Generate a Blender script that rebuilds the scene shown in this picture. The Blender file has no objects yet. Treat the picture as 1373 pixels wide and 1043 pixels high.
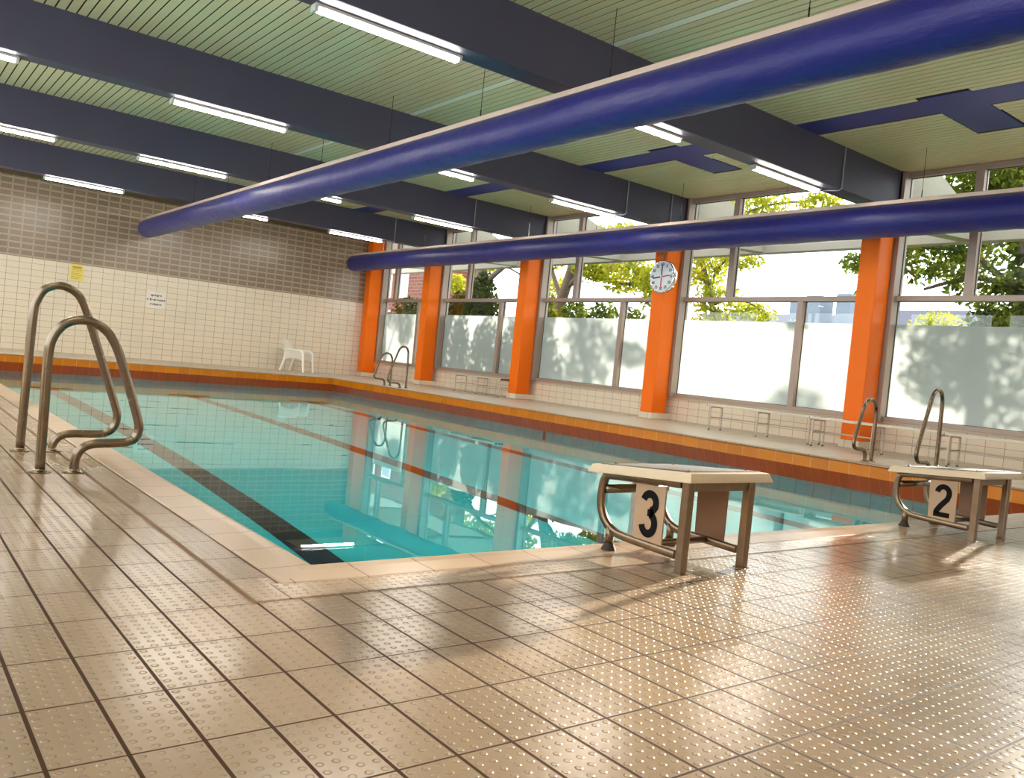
import bpy, bmesh, math, random
import numpy as np
from mathutils import Vector, Matrix

scene = bpy.context.scene
C = scene.collection
PI = math.pi

# ------------------------------------------------------------------ camera
cam_d = bpy.data.cameras.new('camera')
cam = bpy.data.objects.new('camera', cam_d)
C.objects.link(cam)
R_ = Vector((0.78703375, -0.60918694, 0.09730953))
U_ = Vector((-0.06033847, 0.08096653, 0.99488878))
F_ = Vector((0.61395207, 0.78888256, -0.02696599))
m = Matrix((R_, U_, -F_)).transposed().to_4x4()
m.translation = Vector((-1.24015, -2.58873, 0.7315))
cam.matrix_world = m
cam_d.sensor_fit = 'HORIZONTAL'
cam_d.sensor_width = 36.0
cam_d.lens = 36.0 * 1128.07 / 1373.0
cam_d.clip_start = 0.05
cam_d.clip_end = 300
scene.camera = cam

# ------------------------------------------------------------------ world, sun, exposure
SKY = 3.6
SUN = 14.0
LAMP = 60.0
world = bpy.data.worlds.new('sky')
scene.world = world
world.use_nodes = True
wb = world.node_tree.nodes['Background']
wb.inputs['Color'].default_value = (0.90, 0.96, 1.0, 1)
wb.inputs['Strength'].default_value = SKY

sun_d = bpy.data.lights.new('sun', 'SUN')
sun_d.energy = SUN
sun_d.angle = math.radians(1.4)
sun_d.color = (1.0, 0.93, 0.80)
sun = bpy.data.objects.new('sun', sun_d)
C.objects.link(sun)
tdir = Vector((-1.0, -0.24, -0.257)).normalized()
sun.rotation_euler = tdir.to_track_quat('-Z', 'Y').to_euler()
try:
    sun_d.cycles.is_caustics_light = True
except Exception:
    pass

vs = scene.view_settings
vs.view_transform = 'Standard'
vs.look = 'None'
vs.gamma = 1.0
vs.use_curve_mapping = False
vs.exposure = 0.35
cy = scene.cycles
cy.use_denoising = True
cy.max_bounces = 10
cy.diffuse_bounces = 5
cy.glossy_bounces = 5
cy.transmission_bounces = 8
cy.transparent_max_bounces = 24
cy.sample_clamp_indirect = 80.0
cy.blur_glossy = 0.5

# ------------------------------------------------------------------ dimensions (metres)
XR, YF = 8.08, 16.67          # pool rim, right and far
XW, YW = 11.06, 20.20         # window wall, far wall
XL, YB = -3.0, -4.24          # left wall, back wall
ZC = 4.21
ZW = -0.33                    # water level
ZP = -2.0                     # pool bottom
BEAMS = [4.073 + 4.159 * k for k in range(-1, 4)]

# ------------------------------------------------------------------ colour + node helpers
def srgb(r, g, b):
    f = lambda c: (c / 255 / 12.92) if c / 255 <= 0.04045 else ((c / 255 + 0.055) / 1.055) ** 2.4
    return (f(r), f(g), f(b), 1)

class NT:
    def __init__(s, name):
        s.m = bpy.data.materials.new(name)
        s.m.use_nodes = True
        s.t = s.m.node_tree
        s.b = s.t.nodes['Principled BSDF']
        s.out = s.t.nodes['Material Output']
    def n(s, typ, **kw):
        nd = s.t.nodes.new(typ)
        for k, v in kw.items():
            setattr(nd, k, v)
        return nd
    def l(s, a, b):
        s.t.links.new(a, b)
    def val(s, x, sock):
        if isinstance(x, (int, float)):
            sock.default_value = x
        else:
            s.l(x, sock)
    def math(s, op, a, b=0.0, c=0.0, clamp=False):
        nd = s.n('ShaderNodeMath', operation=op)
        nd.use_clamp = clamp
        s.val(a, nd.inputs[0]); s.val(b, nd.inputs[1]); s.val(c, nd.inputs[2])
        return nd.outputs[0]
    def mix(s, f, a, b):
        nd = s.n('ShaderNodeMix', data_type='RGBA')
        s.val(f, nd.inputs[0])
        for x, i in ((a, 6), (b, 7)):
            if isinstance(x, tuple):
                nd.inputs[i].default_value = x
            else:
                s.l(x, nd.inputs[i])
        return nd.outputs[2]
    def pos(s):
        g = s.n('ShaderNodeNewGeometry')
        sp = s.n('ShaderNodeSeparateXYZ')
        s.l(g.outputs['Position'], sp.inputs[0])
        return sp.outputs
    def comb(s, a, b, c=0.0):
        nd = s.n('ShaderNodeCombineXYZ')
        s.val(a, nd.inputs[0]); s.val(b, nd.inputs[1]); s.val(c, nd.inputs[2])
        return nd.outputs[0]
    def noise(s, scale, detail=3, rough=0.5, vec=None):
        nd = s.n('ShaderNodeTexNoise')
        nd.inputs['Scale'].default_value = scale
        nd.inputs['Detail'].default_value = detail
        nd.inputs['Roughness'].default_value = rough
        if vec is None:
            g = s.n('ShaderNodeNewGeometry'); vec = g.outputs['Position']
        s.l(vec, nd.inputs['Vector'])
        return nd.outputs['Fac']
    def bump(s, h, strength=0.5, dist=0.003, normal=None):
        nd = s.n('ShaderNodeBump')
        nd.inputs['Strength'].default_value = strength
        nd.inputs['Distance'].default_value = dist
        s.l(h, nd.inputs['Height'])
        if normal is not None:
            s.l(normal, nd.inputs['Normal'])
        s.l(nd.outputs[0], s.b.inputs['Normal'])
        return nd.outputs[0]
    def set(s, **kw):
        for k, v in kw.items():
            k = {'base': 'Base Color', 'rough': 'Roughness', 'metal': 'Metallic', 'spec': 'Specular IOR Level',
                 'coat': 'Coat Weight', 'sheen': 'Sheen Weight'}.get(k, k)
            if isinstance(v, (int, float, tuple)):
                s.b.inputs[k].default_value = v
            else:
                s.l(v, s.b.inputs[k])
        return s.m

def plain(name, col, rough=0.5, metal=0.0, var=0.06, scale=8.0, bump=0.0, spec=0.5):
    t = NT(name)
    nz = t.noise(scale, 4)
    f = t.math('MULTIPLY_ADD', nz, var * 2, 1 - var)
    hsv = t.n('ShaderNodeHueSaturation')
    hsv.inputs['Color'].default_value = col
    t.l(f, hsv.inputs['Value'])
    t.set(base=hsv.outputs[0], rough=rough, metal=metal, spec=spec)
    if bump:
        t.bump(nz, bump, 0.01)
    return t.m

def tiles(name, col, grout, ax, size, off, gap, rough=0.2, var=0.05, patt=None, grout_only=1.0, spec=0.5):
    """stack-bond tiles on the plane of the two world axes ax; size, off = pitch and phase."""
    t = NT(name)
    p = t.pos()
    masks = []
    fr = []
    ids = []
    for i in (0, 1):
        q = t.math('DIVIDE', t.math('SUBTRACT', p[ax[i]], off[i]), size[i])
        f = t.math('FRACT', q)
        ids.append(t.math('FLOOR', q))
        d = t.math('ABSOLUTE', t.math('SUBTRACT', f, 0.5))
        lim = 0.5 - gap[i] / size[i] / 2
        masks.append(t.math('GREATER_THAN', d, lim))
        fr.append(f)
    gm = t.math('MAXIMUM', masks[0], masks[1])
    wn = t.n('ShaderNodeTexWhiteNoise', noise_dimensions='2D')
    t.l(t.comb(ids[0], ids[1]), wn.inputs['Vector'])
    nz = t.noise(1.3, 3)
    v = t.math('ADD', t.math('MULTIPLY_ADD', wn.outputs['Value'], var * 2, 1 - var), t.math('MULTIPLY_ADD', nz, 0.12, -0.06))
    hsv = t.n('ShaderNodeHueSaturation')
    t.l(v, hsv.inputs['Value'])
    if patt:
        # printed brown block with a pale outline, slightly shifted inside the tile
        dx = t.math('ABSOLUTE', t.math('SUBTRACT', fr[0], 0.5))
        dz = t.math('ABSOLUTE', t.math('SUBTRACT', fr[1], 0.53))
        inner = t.math('MULTIPLY', t.math('LESS_THAN', dx, 0.44), t.math('LESS_THAN', dz, 0.38))
        st = t.math('SINE', t.math('MULTIPLY', fr[0], 2 * PI * 11))
        st = t.math('MULTIPLY_ADD', st, 0.10, 0.88)
        inner = t.math('MULTIPLY', inner, st)
        t.l(t.mix(inner, col, patt), hsv.inputs['Color'])
    else:
        hsv.inputs['Color'].default_value = col
    t.set(base=t.mix(gm, hsv.outputs[0], grout), rough=rough, spec=spec)
    t.bump(t.math('SUBTRACT', 1.0, gm), 0.5, 0.002)
    return t.m

# ------------------------------------------------------------------ materials
M = {}
def floor_mat():
    t = NT('studded_floor_tile')
    p = t.pos()
    # grid of 12.9 x 25.2 cm tiles
    qx = t.math('DIVIDE', t.math('ADD', p[0], 0.3155), 0.1287)
    qy = t.math('DIVIDE', t.math('ADD', p[1], 0.337), 0.2520)
    fx, fy = t.math('FRACT', qx), t.math('FRACT', qy)
    dx = t.math('ABSOLUTE', t.math('SUBTRACT', fx, 0.5))
    dy = t.math('ABSOLUTE', t.math('SUBTRACT', fy, 0.5))
    # uneven grout along the length
    wob = t.math('MULTIPLY_ADD', t.noise(2.2, 2), 0.008, 0.0)
    gx = t.math('GREATER_THAN', t.math('ADD', dx, wob), 0.5 - 0.0048 / 0.1287 / 2 + 0.004 - 0.012)
    gy = t.math('GREATER_THAN', t.math('ADD', dy, wob), 0.5 - 0.0034 / 0.2520 / 2 + 0.004 - 0.0042)
    # border row beside the coping on the near side: 25 cm tiles laid the other way
    row = t.math('MULTIPLY', t.math('MULTIPLY', t.math('GREATER_THAN', p[1], -0.325), t.math('LESS_THAN', p[1], -0.17)),
                 t.math('GREATER_THAN', p[0], -0.31))
    fx2 = t.math('FRACT', t.math('DIVIDE', t.math('SUBTRACT', p[0], 0.045), 0.2550))
    gx2 = t.math('GREATER_THAN', t.math('ABSOLUTE', t.math('SUBTRACT', fx2, 0.5)), 0.5 - 0.009)
    gr = t.math('MAXIMUM', gx, gy)
    gr = t.math('ADD', t.math('MULTIPLY', gr, t.math('SUBTRACT', 1.0, row)), t.math('MULTIPLY', gx2, row))
    # round studs, 4 x 8 per tile
    sx = t.math('SUBTRACT', t.math('FRACT', t.math('MULTIPLY_ADD', fx, 4.0, 0.0)), 0.5)
    sy = t.math('SUBTRACT', t.math('FRACT', t.math('MULTIPLY_ADD', fy, 8.0, 0.0)), 0.5)
    r = t.math('SQRT', t.math('ADD', t.math('MULTIPLY', sx, sx), t.math('MULTIPLY', sy, sy)))
    mr = t.n('ShaderNodeMapRange', interpolation_type='SMOOTHSTEP')
    t.l(r, mr.inputs[0])
    mr.inputs[1].default_value = 0.27; mr.inputs[2].default_value = 0.15
    mr.inputs[3].default_value = 0.0; mr.inputs[4].default_value = 1.0
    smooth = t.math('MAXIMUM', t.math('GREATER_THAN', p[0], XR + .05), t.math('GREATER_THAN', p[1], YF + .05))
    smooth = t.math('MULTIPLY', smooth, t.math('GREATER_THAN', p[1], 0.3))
    stud = t.math('MULTIPLY', t.math('MULTIPLY', mr.outputs[0], t.math('SUBTRACT', 1.0, gr)), t.math('SUBTRACT', 1.0, smooth))
    ix, iy = t.math('FLOOR', qx), t.math('FLOOR', qy)
    wn = t.n('ShaderNodeTexWhiteNoise', noise_dimensions='2D')
    t.l(t.comb(ix, iy), wn.inputs['Vector'])
    nz = t.noise(3.0, 5, 0.6)
    v = t.math('ADD', t.math('MULTIPLY_ADD', wn.outputs['Value'], 0.10, 0.90), t.math('MULTIPLY_ADD', nz, 0.20, -0.10))
    hsv = t.n('ShaderNodeHueSaturation')
    hsv.inputs['Color'].default_value = srgb(150, 127, 102)
    t.l(t.mix(smooth, srgb(150, 127, 102), srgb(206, 190, 168)), hsv.inputs['Color'])  # paler window-side and far deck: bright sheen put into the tile colour
    t.l(v, hsv.inputs['Value'])
    t.set(base=t.mix(gr, hsv.outputs[0], srgb(62, 40, 22)), spec=t.math('MULTIPLY_ADD', gr, -0.42, 0.5))
    rr = t.math('ADD', t.math('MULTIPLY', gr, 0.4), t.math('MULTIPLY_ADD', t.noise(6.0, 3), 0.12, 0.14))
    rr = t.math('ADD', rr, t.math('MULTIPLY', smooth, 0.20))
    t.l(rr, t.b.inputs['Roughness'])
    b1 = t.n('ShaderNodeBump'); b1.inputs['Strength'].default_value = 1.0; b1.inputs['Distance'].default_value = 0.0022
    t.l(t.math('ADD', stud, t.math('MULTIPLY', t.math('SUBTRACT', 1.0, gr), 0.9)), b1.inputs['Height'])
    t.l(b1.outputs[0], t.b.inputs['Normal'])
    return t.m
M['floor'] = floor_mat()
M['coping_y'] = tiles('coping_tile_side', srgb(168, 140, 110), srgb(95, 62, 35), (0, 1), (50, 0.2550), (-20, 0.255), (0.001, 0.006), 0.28, 0.05)
M['coping_x'] = tiles('coping_tile_end', srgb(168, 140, 110), srgb(95, 62, 35), (0, 1), (0.2550, 50), (0.12, -20), (0.006, 0.001), 0.28, 0.05)
M['groove'] = plain('groove_mortar', srgb(120, 88, 60), 0.7)
W1, G1 = srgb(228, 215, 194), srgb(96, 74, 56)
M['wall_far'] = tiles('white_wall_tile', W1, G1, (0, 2), (0.2575, 0.147), (2.369, 0.869), (0.006, 0.005), 0.18, 0.02)
M['wall_pattern'] = tiles('brown_pattern_tile', srgb(184, 168, 146), G1, (0, 2), (0.2575, 0.147), (2.369, 0.869), (0.005, 0.004), 0.25, 0.07, patt=srgb(128, 110, 92))
M['wall_y'] = tiles('white_plinth_tile', W1, G1, (1, 2), (0.252, 0.127), (2.27, 0.008), (0.005, 0.004), 0.2, 0.03)
M['wall_x'] = tiles('white_back_tile', W1, G1, (0, 2), (0.252, 0.127), (2.27, 0.008), (0.005, 0.004), 0.2, 0.03)
M['rim_y'] = tiles('amber_rim_tile_side', srgb(212, 116, 4), srgb(235, 180, 110), (1, 2), (0.255, 9), (2.514, -5), (0.005, 0.001), 0.22, 0.08)
M['rim_x'] = tiles('amber_rim_tile_end', srgb(212, 116, 4), srgb(235, 180, 110), (0, 2), (0.255, 9), (3.851, -5), (0.005, 0.001), 0.22, 0.08)
M['skirt_y'] = tiles('red_orange_tile_side', srgb(176, 64, 4), srgb(196, 110, 64), (1, 2), (0.128, 9), (2.514, -5), (0.004, 0.001), 0.3, 0.10)
M['skirt_x'] = tiles('red_orange_tile_end', srgb(176, 64, 4), srgb(196, 110, 64), (0, 2), (0.128, 9), (3.851, -5), (0.004, 0.001), 0.3, 0.10)
TEAL, TG = srgb(56, 222, 230), srgb(30, 120, 130)
M['pool_y'] = tiles('teal_pool_tile_side', TEAL, TG, (1, 2), (0.25, 0.125), (2.514, -0.38), (0.006, 0.006), 0.25, 0.08)
M['pool_x'] = tiles('teal_pool_tile_end', TEAL, TG, (0, 2), (0.25, 0.125), (3.851, -0.38), (0.006, 0.006), 0.25, 0.08)
M['pool_b'] = tiles('teal_pool_tile_bottom', TEAL, srgb(70, 190, 196), (0, 1), (30, 2.5), (-20, 1.2), (0.001, 0.012), 0.3, 0.02)
M['lane'] = plain('black_lane_tile', srgb(16, 18, 22), 0.3)
M['orange_mark'] = plain('orange_lane_end_tile', srgb(235, 110, 15), 0.3)
M['beam'] = plain('navy_beam_paint', srgb(68, 66, 88), 0.55, var=0.10, scale=1.6, bump=0.05)
M['beam_pale'] = plain('grey_end_plate', srgb(88, 84, 92), 0.5)
M['slat'] = plain('cream_ceiling_slat', srgb(214, 204, 160), 0.42, var=0.04, scale=1.2)
M['slat_light'] = plain('pale_ceiling_slat', srgb(240, 240, 222), 0.35, var=0.02)
M['slat_gap'] = plain('black_ceiling_gap', srgb(12, 12, 10), 0.8)
M['blue_panel'] = plain('blue_ceiling_panel', srgb(52, 56, 132), 0.5)
M['trim'] = plain('olive_dark_trim', srgb(82, 66, 40), 0.6)
M['orange'] = plain('orange_column_paint', srgb(250, 116, 0), 0.42, var=0.03, scale=1.5, spec=0.25)
M['frame'] = plain('taupe_aluminium', srgb(168, 150, 138), 0.38, metal=0.2, var=0.04)
M['seal'] = plain('black_seal', srgb(10, 10, 10), 0.5)
M['sill'] = plain('pale_sill', srgb(196, 178, 158), 0.3)
M['white_plastic'] = plain('white_plastic', srgb(250, 248, 240), 0.35, var=0.02)
M['lamp_body'] = plain('lamp_housing_grey', srgb(200, 196, 188), 0.4)
M['wire'] = plain('dark_wire', srgb(40, 36, 34), 0.5, metal=0.6)
M['pipe'] = plain('grey_pipe', srgb(150, 150, 154), 0.4)
M['rail'] = plain('pale_track', srgb(214, 192, 178), 0.4, metal=0.2)
M['rubber'] = plain('black_rubber', srgb(44, 36, 30), 0.7)
M['number_plate'] = plain('beige_number_plate', srgb(178, 148, 118), 0.45)
M['block_edge'] = plain('cream_block_edge', srgb(206, 184, 152), 0.4, var=0.03)
M['block_top'] = plain('dark_grip_top', srgb(92, 84, 78), 0.75, var=0.2, scale=60, bump=0.4)
M['brown_plate'] = plain('brown_side_plate', srgb(128, 96, 74), 0.35, metal=0.3)
M['bench'] = plain('pale_bench_metal', srgb(206, 196, 182), 0.35, metal=0.1)
M['black'] = plain('black_print', srgb(14, 12, 12), 0.7, spec=0.15)
M['red'] = plain('red_hand', srgb(206, 60, 50), 0.5)
M['yellow'] = plain('yellow_notice', srgb(232, 214, 110), 0.5)
M['sign_white'] = plain('white_sign', srgb(236, 228, 216), 0.4)
M['clock_white'] = plain('clock_face_white', srgb(226, 230, 236), 0.35, var=0.01)
M['chrome'] = plain('chrome_rim', srgb(210, 210, 210), 0.08, metal=1.0)
M['concrete'] = plain('pale_concrete', srgb(150, 144, 128), 0.8, var=0.08, scale=3)
M['bark'] = plain('grey_brown_bark', srgb(88, 76, 64), 0.9, var=0.3, scale=12, bump=0.5)
M['grass'] = plain('lawn_green', srgb(60, 78, 30), 0.95, var=0.25, scale=2)
M['roof'] = plain('slate_roof', srgb(70, 72, 86), 0.8, var=0.15, scale=4)
M['tower'] = plain('blue_grey_cladding', srgb(112, 124, 138), 0.6, var=0.05)
M['house_window'] = plain('pale_house_window', srgb(150, 160, 176), 0.2)

def steel_mat():
    t = NT('brushed_steel')
    nz = t.noise(26, 3)
    t.set(base=srgb(134, 119, 102), metal=1.0, rough=t.math('MULTIPLY_ADD', nz, 0.14, 0.18))
    return t.m
M['steel'] = steel_mat()

def block_steel():
    t = NT('weathered_block_steel')
    nz = t.noise(18, 4)
    t.set(base=t.mix(nz, srgb(116, 98, 78), srgb(146, 126, 104)), metal=0.9, rough=0.32)
    return t.m
M['block_steel'] = block_steel()

def fabric():
    t = NT('blue_duct_fabric')
    p = t.pos()
    nz = t.noise(1.0, 5, 0.6, t.comb(t.math('MULTIPLY', p[0], 7.0), t.math('MULTIPLY', p[1], 3.2), t.math('MULTIPLY', p[2], 7.0)))
    t.set(base=srgb(27, 27, 110), rough=0.45, spec=0.4, sheen=0.1)
    t.bump(nz, 0.55, 0.03)
    return t.m
M['duct'] = fabric()

def brick():
    t = NT('red_brick')
    p = t.pos()
    bt = t.n('ShaderNodeTexBrick')
    t.l(t.comb(p[1], p[2]), bt.inputs['Vector'])
    bt.inputs['Scale'].default_value = 1.0
    bt.inputs['Brick Width'].default_value = 0.5
    bt.inputs['Row Height'].default_value = 0.18
    bt.inputs['Mortar Size'].default_value = 0.015
    bt.inputs['Color1'].default_value = srgb(120, 68, 54)
    bt.inputs['Color2'].default_value = srgb(106, 58, 46)
    bt.inputs['Mortar'].default_value = srgb(130, 110, 96)
    t.set(base=bt.outputs[0], rough=0.9)
    return t.m
M['brick'] = brick()

def leaf(name, a, b):
    t = NT(name)
    nz = t.noise(1.7, 2)
    mr = t.n('ShaderNodeMapRange'); t.l(nz, mr.inputs[0])
    mr.inputs[1].default_value = 0.35; mr.inputs[2].default_value = 0.65
    c = t.mix(mr.outputs[0], a, b)
    df = t.n('ShaderNodeBsdfDiffuse'); tr = t.n('ShaderNodeBsdfTranslucent'); mx = t.n('ShaderNodeMixShader')
    t.l(c, df.inputs[0]); t.l(c, tr.inputs[0])
    mx.inputs[0].default_value = 0.5
    t.l(df.outputs[0], mx.inputs[1]); t.l(tr.outputs[0], mx.inputs[2])
    t.l(mx.outputs[0], t.out.inputs[0])
    return t.m
M['leaf_dark'] = leaf('dark_green_leaves', srgb(34, 46, 18), srgb(60, 72, 28))
M['leaf_mid'] = leaf('mid_green_leaves', srgb(60, 78, 22), srgb(112, 122, 40))
M['leaf_light'] = leaf('yellow_green_leaves', srgb(124, 132, 22), srgb(180, 176, 56))

def glass():
    t = NT('clear_glass')
    tr = t.n('ShaderNodeBsdfTransparent'); gl = t.n('ShaderNodeBsdfGlossy'); fr = t.n('ShaderNodeFresnel'); mx = t.n('ShaderNodeMixShader')
    tr.inputs[0].default_value = (0.95, 0.97, 0.96, 1)
    gl.inputs['Roughness'].default_value = 0.0
    t.t.nodes.remove(fr)
    g = t.n('ShaderNodeNewGeometry'); dt = t.n('ShaderNodeVectorMath', operation='DOT_PRODUCT')
    t.l(g.outputs['Normal'], dt.inputs[0]); t.l(g.outputs['Incoming'], dt.inputs[1])
    c1 = t.math('SUBTRACT', 1.0, t.math('ABSOLUTE', dt.outputs['Value']), clamp=True)
    t.l(t.math('MULTIPLY_ADD', t.math('POWER', c1, 5.0), 0.90, 0.07), mx.inputs[0]); t.l(tr.outputs[0], mx.inputs[1]); t.l(gl.outputs[0], mx.inputs[2])
    t.l(mx.outputs[0], t.out.inputs[0])
    return t.m
M['glass'] = glass()

def frost():
    t = NT('frosted_film')
    tl = t.n('ShaderNodeBsdfTranslucent'); df = t.n('ShaderNodeBsdfDiffuse'); m1 = t.n('ShaderNodeMixShader')
    tl.inputs[0].default_value = (0.265, 0.28, 0.265, 1)
    df.inputs[0].default_value = (0.6, 0.63, 0.61, 1)
    m1.inputs[0].default_value = 0.22
    t.l(tl.outputs[0], m1.inputs[1]); t.l(df.outputs[0], m1.inputs[2])
    t.l(m1.outputs[0], t.out.inputs[0])
    return t.m
M['frost'] = frost()

def water():
    t = NT('still_pool_water')
    g = t.n('ShaderNodeBsdfGlass'); g.distribution = 'BECKMANN'
    g.inputs['IOR'].default_value = 1.333
    g.inputs['Roughness'].default_value = 0.0
    g.inputs['Color'].default_value = (0.93, 1.0, 1.0, 1)
    p = t.pos()
    nz = t.noise(1.0, 2, 0.4, t.comb(t.math('MULTIPLY', p[0], 0.9), t.math('MULTIPLY', p[1], 1.6)))
    bp = t.n('ShaderNodeBump'); bp.inputs['Strength'].default_value = 0.10; bp.inputs['Distance'].default_value = 0.008
    t.l(nz, bp.inputs['Height']); t.l(bp.outputs[0], g.inputs['Normal'])
    t.l(g.outputs[0], t.out.inputs[0])
    return t.m
M['water'] = water()

def emit():
    t = NT('lit_tube')
    t.set(base=(0, 0, 0, 1))
    t.b.inputs['Emission Color'].default_value = (1.0, 0.93, 0.84, 1)
    t.b.inputs['Emission Strength'].default_value = LAMP
    return t.m
M['tube'] = emit()

# ------------------------------------------------------------------ mesh helpers
def obj(name, bm, mats, parent=None, smooth=False, loc=None):
    me = bpy.data.meshes.new(name)
    bmesh.ops.recalc_face_normals(bm, faces=bm.faces[:])
    bm.to_mesh(me); bm.free()
    if not isinstance(mats, (list, tuple)):
        mats = [mats]
    for mm in mats:
        me.materials.append(M[mm] if isinstance(mm, str) else mm)
    if smooth:
        for p in me.polygons:
            p.use_smooth = True
    o = bpy.data.objects.new(name, me)
    C.objects.link(o)
    if parent is not None:
        o.parent = parent
    if loc is not None:
        o.location = loc
    return o

def tag(o, label=None, cat=None, group=None, kind=None):
    if label: o['label'] = label
    if cat: o['category'] = cat
    if group: o['group'] = group
    if kind: o['kind'] = kind
    return o

def thing(name, label, cat, loc=(0, 0, 0), rz=0.0, group=None, kind=None):
    o = bpy.data.objects.new(name, None)
    C.objects.link(o)
    o.location = loc
    o.rotation_euler = (0, 0, rz)
    o.empty_display_size = 0.1
    return tag(o, label, cat, group, kind)

def box(bm, x0, x1, y0, y1, z0, z1, mi=0, bev=0.0):
    vs_ = [bm.verts.new((x, y, z)) for z in (z0, z1) for y in (y0, y1) for x in (x0, x1)]
    idx = [(0, 2, 3, 1), (4, 5, 7, 6), (0, 1, 5, 4), (2, 6, 7, 3), (0, 4, 6, 2), (1, 3, 7, 5)]
    fs = []
    for f in idx:
        fc = bm.faces.new([vs_[i] for i in f]); fc.material_index = mi; fs.append(fc)
    if bev:
        es = set(e for f in fs for e in f.edges)
        bmesh.ops.bevel(bm, geom=list(es), offset=bev, segments=2, affect='EDGES', profile=0.6)
    return fs

def quad(bm, pts, mi=0):
    f = bm.faces.new([bm.verts.new(p) for p in pts]); f.material_index = mi
    return f

def smooth_path(pts, n=6):
    P = [Vector(p) for p in pts]
    out = []
    for i in range(len(P) - 1):
        p0 = P[max(i - 1, 0)]; p1 = P[i]; p2 = P[i + 1]; p3 = P[min(i + 2, len(P) - 1)]
        for k in range(n):
            t = k / n
            out.append(0.5 * ((2 * p1) + (-p0 + p2) * t + (2 * p0 - 5 * p1 + 4 * p2 - p3) * t * t + (-p0 + 3 * p1 - 3 * p2 + p3) * t ** 3))
    out.append(P[-1])
    return out

def tube(bm, path, r, seg=12, mi=0, caps=True, rect=None):
    """sweep a circle (or rounded rectangle rect=(w,h)) along path."""
    P = [Vector(p) for p in path]
    rings = []
    prev = None
    for i, p in enumerate(P):
        d = (P[min(i + 1, len(P) - 1)] - P[max(i - 1, 0)]).normalized()
        if prev is None:
            a = Vector((0, 0, 1)) if abs(d.z) < 0.9 else Vector((1, 0, 0))
            u = d.cross(a).normalized()
        else:
            u = (prev - d * prev.dot(d)).normalized()
        prev = u
        v = d.cross(u).normalized()
        rr = r[i] if isinstance(r, (list, tuple)) else r
        if rect:
            w, h = rect[0] / 2, rect[1] / 2
            c = min(w, h) * 0.35
            sh = [(w, h - c), (w - c, h), (-w + c, h), (-w, h - c), (-w, -h + c), (-w + c, -h), (w - c, -h), (w, -h + c)]
            ring = [bm.verts.new(p + u * a_ + v * b_) for a_, b_ in sh]
        else:
            ring = [bm.verts.new(p + u * rr * math.cos(2 * PI * k / seg) + v * rr * math.sin(2 * PI * k / seg)) for k in range(seg)]
        rings.append(ring)
    n = len(rings[0])
    for a, b in zip(rings, rings[1:]):
        for k in range(n):
            f = bm.faces.new((a[k], a[(k + 1) % n], b[(k + 1) % n], b[k])); f.material_index = mi
    if caps:
        for ring in (rings[0], rings[-1]):
            f = bm.faces.new(ring); f.material_index = mi

def lathe(bm, c, prof, seg=20, mi=0, axis='z', caps=True):
    """profile of (radius, height) about an axis through c."""
    rings = []
    for r, h in prof:
        ring = []
        for k in range(seg):
            a = 2 * PI * k / seg
            q = (r * math.cos(a), r * math.sin(a), h)
            if axis == 'x': q = (h, q[0], q[1])
            if axis == 'y': q = (q[0], h, q[1])
            ring.append(bm.verts.new((c[0] + q[0], c[1] + q[1], c[2] + q[2])))
        rings.append(ring)
    for a, b in zip(rings, rings[1:]):
        for k in range(seg):
            f = bm.faces.new((a[k], a[(k + 1) % seg], b[(k + 1) % seg], b[k])); f.material_index = mi
    if caps:
        for ring in (rings[0], rings[-1]):
            f = bm.faces.new(ring); f.material_index = mi

NB = bmesh.new
def autosmooth(o, ang=40):
    me = o.data
    for p in me.polygons: p.use_smooth = True
    try:
        me.set_sharp_from_angle(angle=math.radians(ang))
    except Exception:
        pass
    return o

def struct(name, bm, mats, label=None, smooth=False, parent=None):
    o = obj(name, bm, mats, parent, smooth)
    if parent is None:
        o['kind'] = 'structure'
        if label: o['label'] = label
    return o

def dup(root, loc=None, rz=None, label=None, group=None):
    r = root.copy(); C.objects.link(r)
    if loc is not None: r.location = loc
    if rz is not None: r.rotation_euler = (0, 0, rz)
    if label: r['label'] = label
    if group: r['group'] = group
    for ch in [o for o in bpy.data.objects if o.parent == root]:
        c = ch.copy(); C.objects.link(c); c.parent = r
        for g in [o for o in bpy.data.objects if o.parent == ch]:
            d = g.copy(); C.objects.link(d); d.parent = c
    return r

# ------------------------------------------------------------------ the deck floor, with the pool hole
CW = 0.18   # coping width
bm = NB()
GW = 0.010
# plain deck quads around coping; the groove is a shallow channel on the near and left sides
gx, gy = -0.320, -0.327
def deck(x0, x1, y0, y1):
    box(bm, x0, x1, y0, y1, -0.12, 0.0)
deck(XL, gx - GW, YB, YW)
deck(gx - GW, XW, YB, gy - 0.004)
deck(gx + GW, XR + CW, gy + 0.004, -CW)
deck(gx + GW, -CW, -CW, YF + CW)
deck(XR + CW, XW, gy + 0.004, YW)
deck(gx - GW, XR + CW, YF + CW, YW)
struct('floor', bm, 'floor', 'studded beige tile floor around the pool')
bm = NB()
box(bm, gx - GW, gx + GW, gy - 0.004, YF + CW, -0.12, -0.006)
box(bm, gx + GW, XR + CW, gy - 0.004, gy + 0.004, -0.12, -0.003)
struct('trim_1', bm, 'groove', 'brown drainage groove along the pool coping')

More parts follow.
